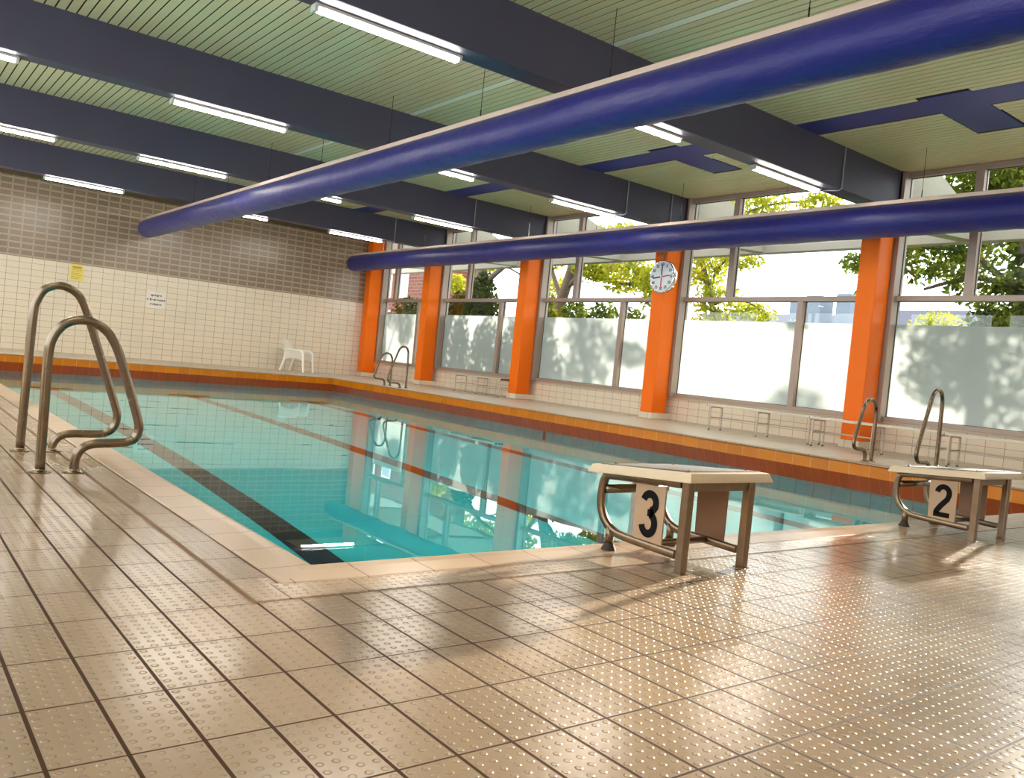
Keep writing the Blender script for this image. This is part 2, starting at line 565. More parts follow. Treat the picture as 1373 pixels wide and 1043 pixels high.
# coping: gently raised strip with a rounded nose over the pool, mitred at the corners
def coping_ring():
    bm = NB()
    prof = [(-CW, -0.001), (-CW + 0.006, 0.002), (-0.06, 0.004), (-0.022, 0.008), (-0.006, 0.005), (0.0, -0.008), (0.0, -0.02)]
    rings = []
    for d, z in prof:
        rings.append([bm.verts.new(p) for p in ((d, d, z), (XR - d, d, z), (XR - d, YF - d, z), (d, YF - d, z))])
    for a, b in zip(rings, rings[1:]):
        for k in range(4):
            f = bm.faces.new((a[k], a[(k + 1) % 4], b[(k + 1) % 4], b[k]))
            f.material_index = 1 if k in (0, 2) else 0
    return bm
o = struct('pool_coping', coping_ring(), ['coping_y', 'coping_x'], 'beige coping tiles round the pool edge')

# pool basin: amber rim, sloped red-orange skirt, teal walls and bottom with lane marks
bm = NB()
SK = 0.10
levels = [(0.0, -0.012), (0.0, -0.152), (-SK, -0.375), (-SK, ZP)]
rings = [[bm.verts.new(p) for p in ((d, d, z), (XR - d, d, z), (XR - d, YF - d, z), (d, YF - d, z))] for d, z in levels]
mi_tab = [(1, 0), (3, 2), (5, 4)]
for lv, (a, b) in enumerate(zip(rings, rings[1:])):
    for k in range(4):
        f = bm.faces.new((a[k], a[(k + 1) % 4], b[(k + 1) % 4], b[k]))
        f.material_index = mi_tab[lv][0] if k in (0, 2) else mi_tab[lv][1]
f = bm.faces.new(rings[-1]); f.material_index = 6
zb = ZP + 0.004
for cx_ in (1.45, 3.93, 6.43):
    quad(bm, [(cx_ - .125, 1.2, zb), (cx_ + .125, 1.2, zb), (cx_ + .125, 14.35, zb), (cx_ - .125, 14.35, zb)], 7)
    quad(bm, [(cx_ - .4, 14.15, zb + .001), (cx_ + .4, 14.15, zb + .001), (cx_ + .4, 14.45, zb + .001), (cx_ - .4, 14.45, zb + .001)], 7)
    yy = YF + SK - 0.004
    quad(bm, [(cx_ - .14, yy, -0.375), (cx_ + .14, yy, -0.375), (cx_ + .14, yy, -0.55), (cx_ - .14, yy, -0.55)], 8)
xx = XR + SK - 0.004
quad(bm, [(xx, 8.44, -0.376), (xx, 8.52, -0.376), (xx, 8.52, ZP), (xx, 8.44, ZP)], 7)
for k in range(4):
    z = -0.42 - 0.022 * k
    quad(bm, [(xx, 2.35, z), (xx, 2.85, z), (xx, 2.85, z - .010), (xx, 2.35, z - .010)], 7)
basin = struct('pool_basin', bm, ['rim_y', 'rim_x', 'skirt_y', 'skirt_x', 'pool_y', 'pool_x', 'pool_b', 'lane', 'orange_mark'],
               'pool basin with amber rim, red-orange skirt and teal tiles')
for f_ in basin.data.polygons: pass

bm = NB()
quad(bm, [(-SK + .001, -SK + .001, ZW), (XR + SK - .001, -SK + .001, ZW), (XR + SK - .001, YF + SK - .001, ZW), (-SK + .001, YF + SK - .001, ZW)])
wat = obj('pool_water', bm, 'water')
tag(wat, 'still turquoise water filling the swimming pool', 'water', kind='stuff')
try:
    wat.cycles.is_caustics_caster = True
    basin.cycles.is_caustics_receiver = True
except Exception:
    pass

# ------------------------------------------------------------------ walls and ceiling
bm = NB()
box(bm, XL - .2, XW + .25, YW, YW + .2, -.12, 2.163, 0)
box(bm, XL - .2, XW + .25, YW, YW + .2, 2.163, 4.6, 1)
struct('wall_far', bm, ['wall_far', 'wall_pattern'], 'far wall, white tiles below, brown patterned tiles above')
bm = NB(); box(bm, XL, XW, YW - .10, YW, 4.02, ZC)
struct('trim_2', bm, 'trim', 'dark strip at the top of the far wall')
bm = NB()
box(bm, XL - .2, XL, YB, YW, -.12, .8); box(bm, XL - .2, XL, YB, YW, 3.7, 4.6)
for y in [YB] + BEAMS + [YW - .35]: box(bm, XL - .2, XL, y, y + .35, .8, 3.7)  # openings between these piers are added to let daylight in
struct('wall_left', bm, 'wall_y', 'white tiled left wall with a row of unseen windows added for daylight')
bm = NB()
box(bm, XL - .2, XW + .25, YB - .2, YB, -.12, 4.6)
struct('wall_back', bm, 'wall_x', 'white tiled wall behind the camera')
bm = NB()
box(bm, XW, XW + .24, YB, YW, -.12, .42)
struct('wall_right', bm, 'wall_y', 'low white tiled plinth wall under the windows')
bm = NB(); box(bm, XW - .03, XW + .25, YB, YW, .42, .452, 0, .006)
struct('trim_3', bm, 'sill', 'pale window sill ledge above the plinth tiles')

# ceiling: backing, slats (boards along the hall) and the blue recessed panels
edges = [YB] + [v for b_ in BEAMS for v in (b_, b_ + .30)] + [YW]
bays = [(edges[i], edges[i + 1]) for i in range(0, len(edges), 2)]
PITCH, GAP = 0.1085, 0.019
X0 = 0.258 - 31 * PITCH
def blue_at(xc, yn):
    """y intervals (relative to the beam beyond the bay) covered by blue instead of slats"""
    r = []
    if 8.17 < xc < 8.68:
        r.append((-99, 99))
    elif 8.10 < xc < 8.17 or 8.68 <= xc < 9.64:
        lo = -2.20
        if 8.68 <= xc < 8.9: lo = -2.18
        r.append((lo, -1.63))
    return r
bm = NB()
box(bm, XL, XW + .1, YB, YW, ZC + .007, ZC + .30, 1)
for (ya, yb) in bays:
    yn = yb if yb < YW - .01 else 20.709
    k = 0
    while True:
        x0 = X0 + k * PITCH; x1 = x0 + PITCH - GAP; k += 1
        if x0 > XW: break
        x0 = max(x0, XL); x1 = min(x1, XW)
        if x1 - x0 < .01: continue
        xc = (x0 + x1) / 2
        mi = 2 if (abs(xc - 4.91) < .055 or abs(xc - 7.08) < .055) else 0
        segs = [(ya, yb)]
        for lo, hi in blue_at(xc, yn):
            a, b = max(ya, yn + lo), min(yb, yn + hi)
            ns = []
            for s0, s1 in segs:
                if b <= s0 or a >= s1: ns.append((s0, s1)); continue
                if a > s0: ns.append((s0, a - .012))
                if b < s1: ns.append((b + .012, s1))
            segs = ns
        for s0, s1 in segs:
            if s1 - s0 > .02:
                box(bm, x0, x1, s0, s1, ZC, ZC + .007, mi)
    # blue board
    box(bm, 8.165, 8.675, ya, yb, ZC - .002, ZC + .008, 3)
    box(bm, 8.12, 8.165, max(ya, yn - 2.2), yn - 1.64, ZC - .002, ZC + .008, 3)
    box(bm, 8.675, 9.63, max(ya, yn - 2.18), yn - 1.64, ZC - .002, ZC + .008, 3)
struct('ceiling', bm, ['slat', 'slat_gap', 'slat_light', 'blue_panel'], 'cream slatted ceiling with blue recessed boards')

ORD = ['nearest the camera, above its head', 'second', 'third', 'fourth', 'furthest']
for i, y in enumerate(BEAMS):
    bm = NB()
    box(bm, XL, 10.93, y, y + .30, 3.62, ZC + .03, 0, .012)
    o = struct('roof_beam', bm, ['beam'], 'navy painted roof beam, %s of five along the hall' % ORD[i])
    bm = NB()
    box(bm, 10.93, XW + .20, y - .03, y + .33, 3.56, ZC + .02, 0, .01)
    obj('end_plate', bm, 'beam_pale', o)

# columns
for i, y in enumerate([b for b in BEAMS] + [19.84]):
    bm = NB()
    box(bm, 10.53, 10.92, y, y + .30, .118, 3.62 if i < 5 else ZC, 0, .02)
    o = struct('window_column', bm, 'orange', 'orange column between the windows, number %d from the camera end' % (i + 1))
    bm = NB()
    box(bm, 10.515, XW, y - .012, y + .312, 0, .12, 0, .004)
    obj('base', bm, 'wall_y', o)

# ------------------------------------------------------------------ windows
bay_spans = [(BEAMS[i] + .30, BEAMS[i + 1]) for i in range(4)] + [(BEAMS[4] + .30, 19.84)]
bay_spans = [(YB, BEAMS[0])] + bay_spans
XG = XW + .05
for i, (ya, yb) in enumerate(bay_spans):
    ref = yb if i < 5 else 20.55
    um, lm = ref - 1.10, ref - 2.60
    if i == 5: um, lm = 19.20, 17.80
    a, b = ya - .12, yb + .02
    fr = NB()
    x0, x1 = XW - .04, XW + .10
    box(fr, XW - .13, x1 + .02, yb - .07, yb + .12, .45, ZC - .01, 0, .004)      # post by the far column
    box(fr, XW - .13, x1 + .02, ya - .12, ya + .05, .45, ZC - .01, 0, .004)      # post by the near column
    box(fr, x0, x1, ya + .05, yb - .07, .452, .52, 0, .004)
    box(fr, x0, x1, ya + .05, yb - .07, 2.27, 2.35, 0, .004)
    box(fr, x0, x1, ya + .05, yb - .07, 4.13, ZC - .005, 0, .004)
    box(fr, x0, x1, um - .06, um + .06, 2.35, 4.13, 0, .004)
    box(fr, x0, x1, lm - .055, lm + .055, .52, 2.27, 0, .004)
    w = bpy.data.objects.new('window_%d' % (i + 1), None); C.objects.link(w)
    w['kind'] = 'structure'
    obj('window_frame', fr, 'frame', w)
    sl = NB()
    panes = [(ya + .05, um - .06, 2.35, 4.13), (um + .06, yb - .07, 2.35, 4.13), (ya + .05, lm - .055, .52, 2.27), (lm + .055, yb - .07, .52, 2.27)]
    s = .006
    for (p0, p1, z0, z1) in panes:
        for q in ((p0, p0 + s, z0, z1), (p1 - s, p1, z0, z1), (p0, p1, z0, z0 + s), (p0, p1, z1 - s, z1)):
            box(sl, XG - .012, XG + .012, q[0], q[1], q[2], q[3])
    obj('rubber_seal', sl, 'seal', w)
    for j, (p0, p1, z0, z1) in enumerate(panes):
        g = NB(); quad(g, [(XG, p0, z0), (XG, p1, z0), (XG, p1, z1), (XG, p0, z1)])
        go = obj('glass_pane', g, 'glass', w)
        if j > 1:
            g = NB(); quad(g, [(XG - .004, p0 + s, z0 + s), (XG - .004, p1 - s, z0 + s), (XG - .004, p1 - s, 1.924), (XG - .004, p0 + s, 1.924)])
            obj('frosted_film', g, 'frost', w)

# plain windows added out of view in the left wall to brighten the hall
ls = [YB] + BEAMS + [YW - .35]
for i in range(6):
    ya, yb = ls[i] + .35, ls[i + 1]
    w = bpy.data.objects.new('window_%d' % (i + 7), None); C.objects.link(w)
    w['kind'] = 'structure'
    fr = NB()
    x0, x1 = XL - .15, XL - .07
    for q in ((ya, ya + .06, .8, 3.7), (yb - .06, yb, .8, 3.7), ((ya + yb) / 2 - .04, (ya + yb) / 2 + .04, .86, 3.64), (ya, yb, .8, .86), (ya, yb, 3.64, 3.7), (ya + .06, yb - .06, 2.2, 2.27)):
        box(fr, x0, x1, q[0], q[1], q[2], q[3], 0, .004)
    obj('window_frame', fr, 'frame', w)
    g = NB(); quad(g, [(XL - .11, ya + .05, .85), (XL - .11, yb - .05, .85), (XL - .11, yb - .05, 3.65), (XL - .11, ya + .05, 3.65)])
    obj('glass_pane', g, 'glass', w)

# ------------------------------------------------------------------ outside: eave, lawn, trees, buildings
bm = NB()
box(bm, 13.40, 13.62, YB - 4, YW + 8, 3.57, 4.02, 0, .01)
for y in BEAMS + [20.709]:
    # tapered beam continuing outside the glass
    v = [(XW + .22, 4.30), (12.15, 4.42), (13.42, 3.98), (13.42, 3.60), (12.0, 3.50), (XW + .22, 3.50)]
    lo = [bm.verts.new((x, y, z)) for x, z in v]; hi = [bm.verts.new((x, y + .28, z)) for x, z in v]
    bm.faces.new(lo); bm.faces.new(hi)
    for k in range(6):
        bm.faces.new((lo[k], lo[(k + 1) % 6], hi[(k + 1) % 6], hi[k]))
struct('outdoor_eave', bm, 'concrete', 'pale concrete eave beam and brackets outside the windows')
bm = NB(); box(bm, XW + .24, 120, -60, 120, -.4, -.12)
struct('ground', bm, 'grass', 'lawn outside the windows')

random.seed(5)
def crown(clumps, n, size, seed):
    rng = np.random.default_rng(seed)
    wts = np.array([c[3] * c[4] * c[5] for c in clumps]) ** 0.7; wts /= wts.sum()
    ci = rng.choice(len(clumps), n, p=wts)
    cl = np.array(clumps)[ci]
    d = rng.normal(size=(n, 3)); d /= np.linalg.norm(d, axis=1, keepdims=True)
    rad = rng.uniform(.25, 1.0, n) ** .6
    p = cl[:, :3] + d * rad[:, None] * cl[:, 3:6]
    nrm = rng.normal(size=(n, 3)); nrm /= np.linalg.norm(nrm, axis=1, keepdims=True)
    a = np.cross(nrm, rng.normal(size=(n, 3))); a /= np.linalg.norm(a, axis=1, keepdims=True)
    b = np.cross(nrm, a)
    s = size * rng.uniform(.6, 1.3, n)[:, None]
    # leaf: pointed hexagon
    sh = [(-1, 0), (-.35, .42), (.45, .36), (1, 0), (.45, -.36), (-.35, -.42)]
    V = np.stack([p + a * s * u + b * s * v + nrm * s * (-.18 * u * u) for u, v in sh], 1).reshape(-1, 3)
    F = [tuple(range(6 * i, 6 * i + 6)) for i in range(n)]
    return V, F

def tree(label, base, trunk_r, trunk_pts, branches, clumps, n, size, leafm, seed, cat='tree', name='tree', group=None):
    t = thing(name, label, cat, base, 0, group)
    bx, by, bz = base
    V, F = crown(clumps, n, size, seed)
    me = bpy.data.meshes.new('crown'); me.from_pydata((V - np.array(base)).tolist(), [], F); me.materials.append(M[leafm])
    o = bpy.data.objects.new('crown', me); C.objects.link(o); o.parent = t
    bm = NB()
    pts = smooth_path([Vector(p) - Vector(base) for p in trunk_pts], 4)
    tube(bm, pts, [trunk_r * (1 - .55 * i / len(pts)) for i in range(len(pts))], 10)
    for br in branches:
        q = smooth_path([Vector(p) - Vector(base) for p in br], 4)
        tube(bm, q, [trunk_r * .35 * (1 - .75 * i / len(q)) + .008 for i in range(len(q))], 6)
    obj('trunk', bm, 'bark', t, True)
    return t

G0 = -.12
tree('dark bushy conifer behind the third window from the far wall corner, ivy on its trunk', (17, 23.4, G0), .34,
     [(17, 23.4, G0), (17.0, 23.3, 2.4), (17.1, 23.5, 4.4), (17.2, 23.4, 6.5)],
     [[(17.1, 23.5, 3.6), (17, 22.0, 4.3), (17, 20.9, 4.6)], [(17.1, 23.4, 4.2), (17, 24.5, 4.8)]],
     [(17, 24.3, 1.6, .9, 1.0, 1.9), (17, 23.2, 1.9, .7, .8, 2.3)], 9000, .10, 'leaf_dark', 1)
tree('yellow-green maple spreading above the dark conifer', (18.2, 21.2, G0), .12,
     [(18.2, 21.2, G0), (18.2, 21.3, 2.5), (18.0, 21.6, 4.5)],
     [[(18.2, 21.3, 2.8), (18, 22.4, 4.2), (17.9, 24.4, 4.6)], [(18.2, 21.3, 2.2), (18, 20.8, 3.2), (17.8, 20.4, 4.2)]],
     [(18, 24.8, 4.6, .6, .9, .55), (18, 23.0, 4.9, .6, 1.2, .35), (18, 21.2, 4.0, .6, .75, .8), (18, 20.2, 3.4, .5, .5, .7), (18, 21.6, 2.6, .4, .4, .3), (18, 26.6, 3.9, .5, .5, .4), (18, 21.5, 7.3, .8, 2.4, 1.2)], 5200, .085, 'leaf_light', 2)  # last clump is unseen, added high up to block sun
tree('tree with a thick dark leaning trunk rising out of the hedge', (16, 17.5, G0), .24,
     [(16, 17.7, G0), (16.0, 17.6, 2.4), (16, 17.25, 3.6), (16.1, 16.9, 5.2)],
     [[(16, 17.2, 3.4), (16, 16.2, 4.0), (16, 14.9, 4.4)], [(16, 17.5, 3.0), (16, 18.1, 3.9), (16, 18.4, 4.6)], [(16, 16.2, 4.0), (16, 15.4, 3.5), (16, 14.4, 3.4)]],
     [(16, 16.2, 3.95, .6, .8, .5), (16, 14.8, 3.7, .7, 1.0, .62), (16, 13.6, 3.3, .6, .5, .7), (16, 18.1, 4.2, .4, .35, .3), (16.2, 15.6, 4.8, .7, 1.6, .4), (16.4, 16.5, 6.8, 1.2, 2.6, 1.2)], 6500, .10, 'leaf_light', 3)  # topmost clump lies out of view, put there to hold back sunlight
tree('dense green hedge below the leaning trunk', (14.7, 15.6, G0), .06,
     [(14.7, 15.6, G0), (14.7, 15.6, 1.6)], [],
     [(14.7, 16.6, 1.3, .4, .55, 1.75), (14.7, 15.4, 1.2, .4, .8, 1.7), (14.7, 14.2, 1.3, .4, .8, 1.55), (14.7, 13.0, 1.1, .4, .7, 1.5)], 11000, .085, 'leaf_mid', 4, 'hedge', 'hedge')
tree('airy yellow-green tree behind the window right of the clock', (17, 11.9, G0), .11,
     [(17, 11.9, G0), (17, 12.2, 2.4), (17, 12.9, 4.2), (17, 13.3, 5.8)],
     [[(17, 12.4, 2.9), (17, 11.6, 3.1), (17, 10.5, 2.7)], [(17, 12.6, 3.4), (17, 12.0, 4.2), (17, 11.2, 4.3)], [(17, 12.9, 4.2), (17, 11.4, 5.4), (17, 9.6, 5.5)]],
     [(17, 12.7, 3.9, .6, .6, .6), (17, 11.6, 4.1, .5, .7, .28), (17, 12.2, 3.0, .6, .9, .5), (17, 11.0, 2.7, .5, .7, .28), (17, 11.6, 5.5, .8, 1.5, .4), (17, 9.4, 5.4, .6, .6, .25), (17, 12.3, 2.3, .6, .9, .4), (17, 11.2, 7.4, 1.0, 2.0, 1.0)], 6500, .075, 'leaf_light', 5)  # highest clump is unseen, added to break up the sun
tree('leafy green tree filling the rightmost windows', (15, 3.9, G0), .17,
     [(15, 3.6, G0), (15, 3.7, 2.4), (15, 4.0, 4.2), (15.1, 4.4, 6.0)],
     [[(15, 3.8, 2.8), (15, 4.9, 3.7), (15, 6.4, 3.8), (15, 7.4, 3.6)], [(15, 4, 4), (15, 5.2, 4.9), (15, 6.2, 5.4)], [(15, 3.9, 3.0), (15, 4.7, 3.2), (15, 5.6, 3.0)]],
     [(15, 5.6, 3.7, .6, .8, .62), (15, 4.3, 3.4, .7, 1.0, .9), (15, 3.3, 2.4, .7, 1.0, 1.0), (15, 6.9, 3.55, .4, .5, .28), (15, 5.0, 5.1, .7, 1.2, .5), (15, 4.3, 5.0, .7, .7, .6), (15, 4.2, 2.2, .6, .6, .5), (15, 6.7, 3.0, .3, .3, .2), (15, 3.0, 5.9, .8, 2.8, .8), (15, 7.6, 5.9, .8, 1.6, .7), (15, -.2, 3.2, .9, 2.4, 2.2)], 19000, .075, 'leaf_mid', 6)  # last clumps, high and off to the side, are unseen, added as sun blockers
tree('loose shrub with yellow-green leaves in front of the slate roof', (20, 7.8, G0), .05,
     [(20, 7.8, G0), (20, 7.8, 2.2)], [], [(20, 7.7, 2.5, .6, .85, .7), (20, 7.6, 1.3, .6, .8, 1.0)], 1500, .08, 'leaf_light', 7, 'shrub', 'shrub')
tree('dark green shrub in front of the brick house', (20, 33.6, G0), .07,
     [(20, 33.6, G0), (20, 33.6, 2.4)], [], [(20, 33.6, 2.4, .8, 1.4, 1.3), (20, 34.0, 1.0, .8, 1.4, 1.2)], 2200, .12, 'leaf_dark', 8, 'shrub', 'shrub')

h = thing('brick_house', 'red brick house with pale windows seen through the leftmost window', 'house', (22.05, 38.02, .098))
h.scale = (.744, .744, .744)
bm = NB(); box(bm, 0, 3.0, -5.6, 7.5, -.6, 10.5)
obj('wall', bm, 'brick', h)
for (y0, y1, z0, z1) in ((1.5, 3.4, 4.95, 7.0), (-.9, .35, 4.95, 7.0), (1.5, 3.4, 1.4, 3.6)):
    bm = NB(); box(bm, -.08, .05, y0, y1, z0 + .12, z1 + .12, 0)
    wn_ = obj('window', bm, 'white_plastic', h)
    bm = NB(); box(bm, -.10, -.06, y0 + .12, y1 - .12, z0 + .24, z1, 0)
    obj('pane', bm, 'house_window', wn_)
bm = NB(); box(bm, -1.0, -.1, 1.2, 3.8, 4.0, 4.15); 
for k in range(9): box(bm, -1.0, -.97, 1.2 + k * .32, 1.23 + k * .32, 4.15, 5.1)
box(bm, -1.02, -.97, 1.2, 3.8, 5.08, 5.14)
obj('balcony', bm, 'white_plastic', h)
bm = NB()
for a_, b_ in (((-.5, -6.2, 10.5), (-.5, 8, 10.5)),):
    f1 = [bm.verts.new(p) for p in ((-.5, -6.2, 10.5), (-.5, 8, 10.5), (1.5, 8, 12), (1.5, -6.2, 12), (3.5, -6.2, 10.5), (3.5, 8, 10.5))]
    bm.faces.new((f1[0], f1[1], f1[2], f1[3])); bm.faces.new((f1[3], f1[2], f1[5], f1[4])); bm.faces.new((f1[0], f1[3], f1[4])); bm.faces.new((f1[1], f1[5], f1[2]))
    bm.faces.new((f1[0], f1[4], f1[5], f1[1]))
obj('roof', bm, 'roof', h)

def gable(name, label, loc, y0, y1, zw, zr, towers):
    h = thing(name, label, 'building', loc)
    bm = NB(); box(bm, 0, 8, y0, y1, 0, zw)
    obj('wall', bm, 'concrete', h)
    bm = NB()
    v = [bm.verts.new(p) for p in ((-.4, y0 - .3, zw), (-.4, y1 + .3, zw), (4, y1 + .3, zr), (4, y0 - .3, zr), (8.4, y0 - .3, zw), (8.4, y1 + .3, zw))]
    for f in ((0, 1, 2, 3), (3, 2, 5, 4), (0, 3, 4), (1, 5, 2), (0, 4, 5, 1)): bm.faces.new([v[i] for i in f])
    obj('roof', bm, 'roof', h)
    for (ty, tw, th, m_) in towers:
        bm = NB(); box(bm, -.8, .6, ty - tw / 2, ty + tw / 2, 0, th)
        obj('tower', bm, m_, h)
    return h
gable('far_building', 'distant building with slate roof and pale blue towers, left of the nearest orange column',
      (45, 27, G0), -4.2, 10.5, 4.4, 6.25, [(.0, 1.0, 6.9, 'tower'), (-2.0, .9, 7.0, 'tower'), (1.3, .6, 6.5, 'tower')])
gable('slate_roofed_house', 'low house with blue-grey slate roof behind the rightmost window', (35, 16, G0), -2.6, 3.2, 3.6, 5.45, [])

# ------------------------------------------------------------------ fabric air ducts
def duct(x, z, r, label, hang0, seams):
    t = thing('air_duct', label, 'air duct', (x, YB, z), 0, 'blue fabric air ducts under the ceiling')
    L = 20.02 - YB
    rng = random.Random(int(x * 10))
    bm = NB()
    seg = 40
    ys = list(np.arange(0, L - .25, .12)) + [L - .25]
    rings = []
    se = [s - YB for s in seams]
    for y in ys:
        dr = 0.0
        for s in se:
            dr -= .012 * math.exp(-((y - s) / .03) ** 2)
        ring = []
        for k in range(seg):
            a = 2 * PI * k / seg
            # fabric sag and creases, strongest low on the tube
            low = max(0, -math.sin(a))
            w = .0035 * low * (math.sin(y * 9 + k * .8 + 2 * math.sin(y * 1.7)) + .6 * math.sin(y * 23 + k))
            rr = r + dr + w
            ring.append(bm.verts.new((rr * math.cos(a), y, rr * math.sin(a))))
        rings.append(ring)
    for q in range(1, 8):
        ph = q / 8 * PI / 2
        rings.append([bm.verts.new((r * math.cos(ph) * math.cos(2 * PI * k / seg), L - .25 + .22 * math.sin(ph), r * math.cos(ph) * math.sin(2 * PI * k / seg))) for k in range(seg)])
    for a, b in zip(rings, rings[1:]):
        for k in range(seg):
            bm.faces.new((a[k], a[(k + 1) % seg], b[(k + 1) % seg], b[k]))
    bm.faces.new(rings[-1])
    sl = obj('fabric_sleeve', bm, 'duct', t, True)
    bm = NB(); box(bm, -.075, .075, 0, L - .35, r - .004, r + .05, 0, .004)
    obj('track', bm, 'rail', t)
    y = hang0
    while y < 19.8:
        bm = NB()
        tube(bm, [(0, y - YB, r + .04), (0, y - YB, r + .16)], .007, 6)
        tube(bm, [(0, y - YB, r + .16), (0, y - YB, ZC - z)], .0035, 6)
        near = any(b_ - .05 < y < b_ + .35 for b_ in BEAMS)
        if near:
            bm.free()
            bm = NB(); tube(bm, [(0, y - YB, r + .04), (0, y - YB, 3.62 - z)], .006, 6)
        obj('hanger_wire', bm, 'wire', t)
        y += 2.128
    return t
duct(4.23, 3.25, .222, 'big blue fabric air duct crossing above the pool, nearer of the two', 1.27 - 2.128 * 2, [4.94, 13.05, -3.1])
duct(9.94, 3.25, .225, 'blue fabric air duct running along in front of the windows', 1.09 - 2.128 * 2, [4.85, 12.9, -3.2])

# ------------------------------------------------------------------ ceiling lamps under the beams
bm = NB(); box(bm, -.75, .75, -.055, .055, -.028, 0, 0, .006)
lamp = thing('ceiling_lamp', 'x', 'ceiling lamp', (0, 0, 0), 0, 'fluorescent lamps under the roof beams')
obj('housing', bm, 'lamp_body', lamp)
bm = NB(); box(bm, -.72, .72, -.032, .032, -.062, -.026, 0, .012)
obj('tube', bm, 'tube', lamp)
for s in (-1, 1):
    bm = NB(); box(bm, s * .735 - .018, s * .735 + .018, -.045, .045, -.066, -.006, 0, .006)
    obj('end_cap', bm, 'lamp_body', lamp)
lamp_x = {0: [-.9, 2.36, 5.5, 8.4], 1: [-.9, 2.36, 5.52, 8.43], 2: [-.78, 2.36, 5.45, 8.55], 3: [.27, 2.98, 5.22, 8.34], 4: [-.75, 2.22, 5.38, 8.42]}
bn = ['beam above the camera', 'nearest visible beam', 'second beam', 'third beam', 'furthest beam']
xn = ['left end', 'left middle', 'right middle', 'window end']
first = True
for i, y in enumerate(BEAMS):
    for j, x in enumerate(lamp_x[i]):
        lb = 'lit fluorescent lamp under the %s, %s' % (bn[i], xn[j])
        loc = (x, y + .235, 3.62)
        if first:
            lamp.location = loc; lamp['label'] = lb; first = False
        else:
            dup(lamp, loc, None, lb)

# conduits on the beams
for i, (y, x, z0) in enumerate(((4.073, 9.36, 3.62), (8.232, 9.34, 3.62), (12.391, 8.95, 3.62), (16.55, 9.38, 3.62))):
    bm = NB()
    tube(bm, smooth_path([(x, y - .012, ZC - .01), (x, y - .012, 3.70), (x - .005, y - .012, 3.63), (x - .03, y + .02, 3.600), (x - .07, y + .10, 3.600), (x - .12, y + .20, 3.600)], 5), .011, 8)
    tag(obj('conduit_pipe', bm, 'pipe', None, True), 'thin grey conduit down the face of the %s near the windows' % bn[i + 1], 'conduit', 'conduits on the roof beams')
bm = NB()
tube(bm, [(10.50, 8.220, 4.20), (10.50, 8.220, 3.62), (10.515, 8.29, 3.5), (10.515, 8.29, 2.95)], .011, 8)
tag(obj('clock_conduit', bm, 'pipe', None, True), 'grey conduit running down the column to the clock', 'conduit')

# ------------------------------------------------------------------ pace clock
def text_mesh(s, size, name='text', bold=0.0, extrude=.001, font_space=1.0):
    cu = bpy.data.curves.new(name, 'FONT')
    cu.body = s; cu.size = size; cu.align_x = 'CENTER'; cu.align_y = 'CENTER'; cu.offset = bold; cu.extrude = extrude
    cu.space_character = font_space
    o = bpy.data.objects.new(name, cu); C.objects.link(o)
    bpy.context.view_layer.update()
    me = bpy.data.meshes.new_from_object(o.evaluated_get(bpy.context.evaluated_depsgraph_get()))
    bpy.data.objects.remove(o); bpy.data.curves.remove(cu)
    return me

cl = thing('pace_clock', 'round white pace clock with black and red hands on an orange column', 'clock', (10.53, 8.235, 2.66))
RC = .305
bm = NB(); lathe(bm, (0, 0, 0), [(RC - .02, .0), (RC, -.01), (RC + .004, -.085), (RC - .008, -.10), (RC - .02, -.094)], 48, 0, 'x', False)
obj('rim', bm, 'chrome', cl, True)
bm = NB(); lathe(bm, (0, 0, 0), [(RC - .016, -.088), (RC - .016, -.093)], 48, 0, 'x')
obj('face', bm, 'clock_white', cl)
def to_clock(me, cyy, czz, rot=0):
    # text plane XY -> clock face facing -X ; text x -> -Y, y -> Z
    mt = Matrix(((0, 0, -1, -.0955), (-1, 0, 0, cyy), (0, 1, 0, czz), (0, 0, 0, 1)))
    me.transform(mt)
    return me
for k in range(12):
    s = str(60 if k == 0 else 5 * k)
    a = PI / 2 - k * PI / 6
    me = text_mesh(s, .072, 'numeral', .0015)
    to_clock(me, -.225 * math.cos(a), .225 * math.sin(a))
    me.materials.append(M['black'])
    o = bpy.data.objects.new('numeral', me); C.objects.link(o); o.parent = cl
for ang, m_ in ((0, 'black'), (-98, 'black'), (84, 'red'), (180, 'red')):
    bm = NB(); box(bm, -.103, -.099, -.010, .010, -.03, .20)
    bmesh.ops.rotate(bm, cent=(0, 0, 0), matrix=Matrix.Rotation(math.radians(ang), 3, 'X'), verts=bm.verts[:])
    o = obj('hand', bm, m_, cl); o['label'] = '%s clock hand' % m_
bm = NB(); lathe(bm, (0, 0, 0), [(.018, -.096), (.018, -.108)], 16, 0, 'x')
obj('hub', bm, 'clock_white', cl)

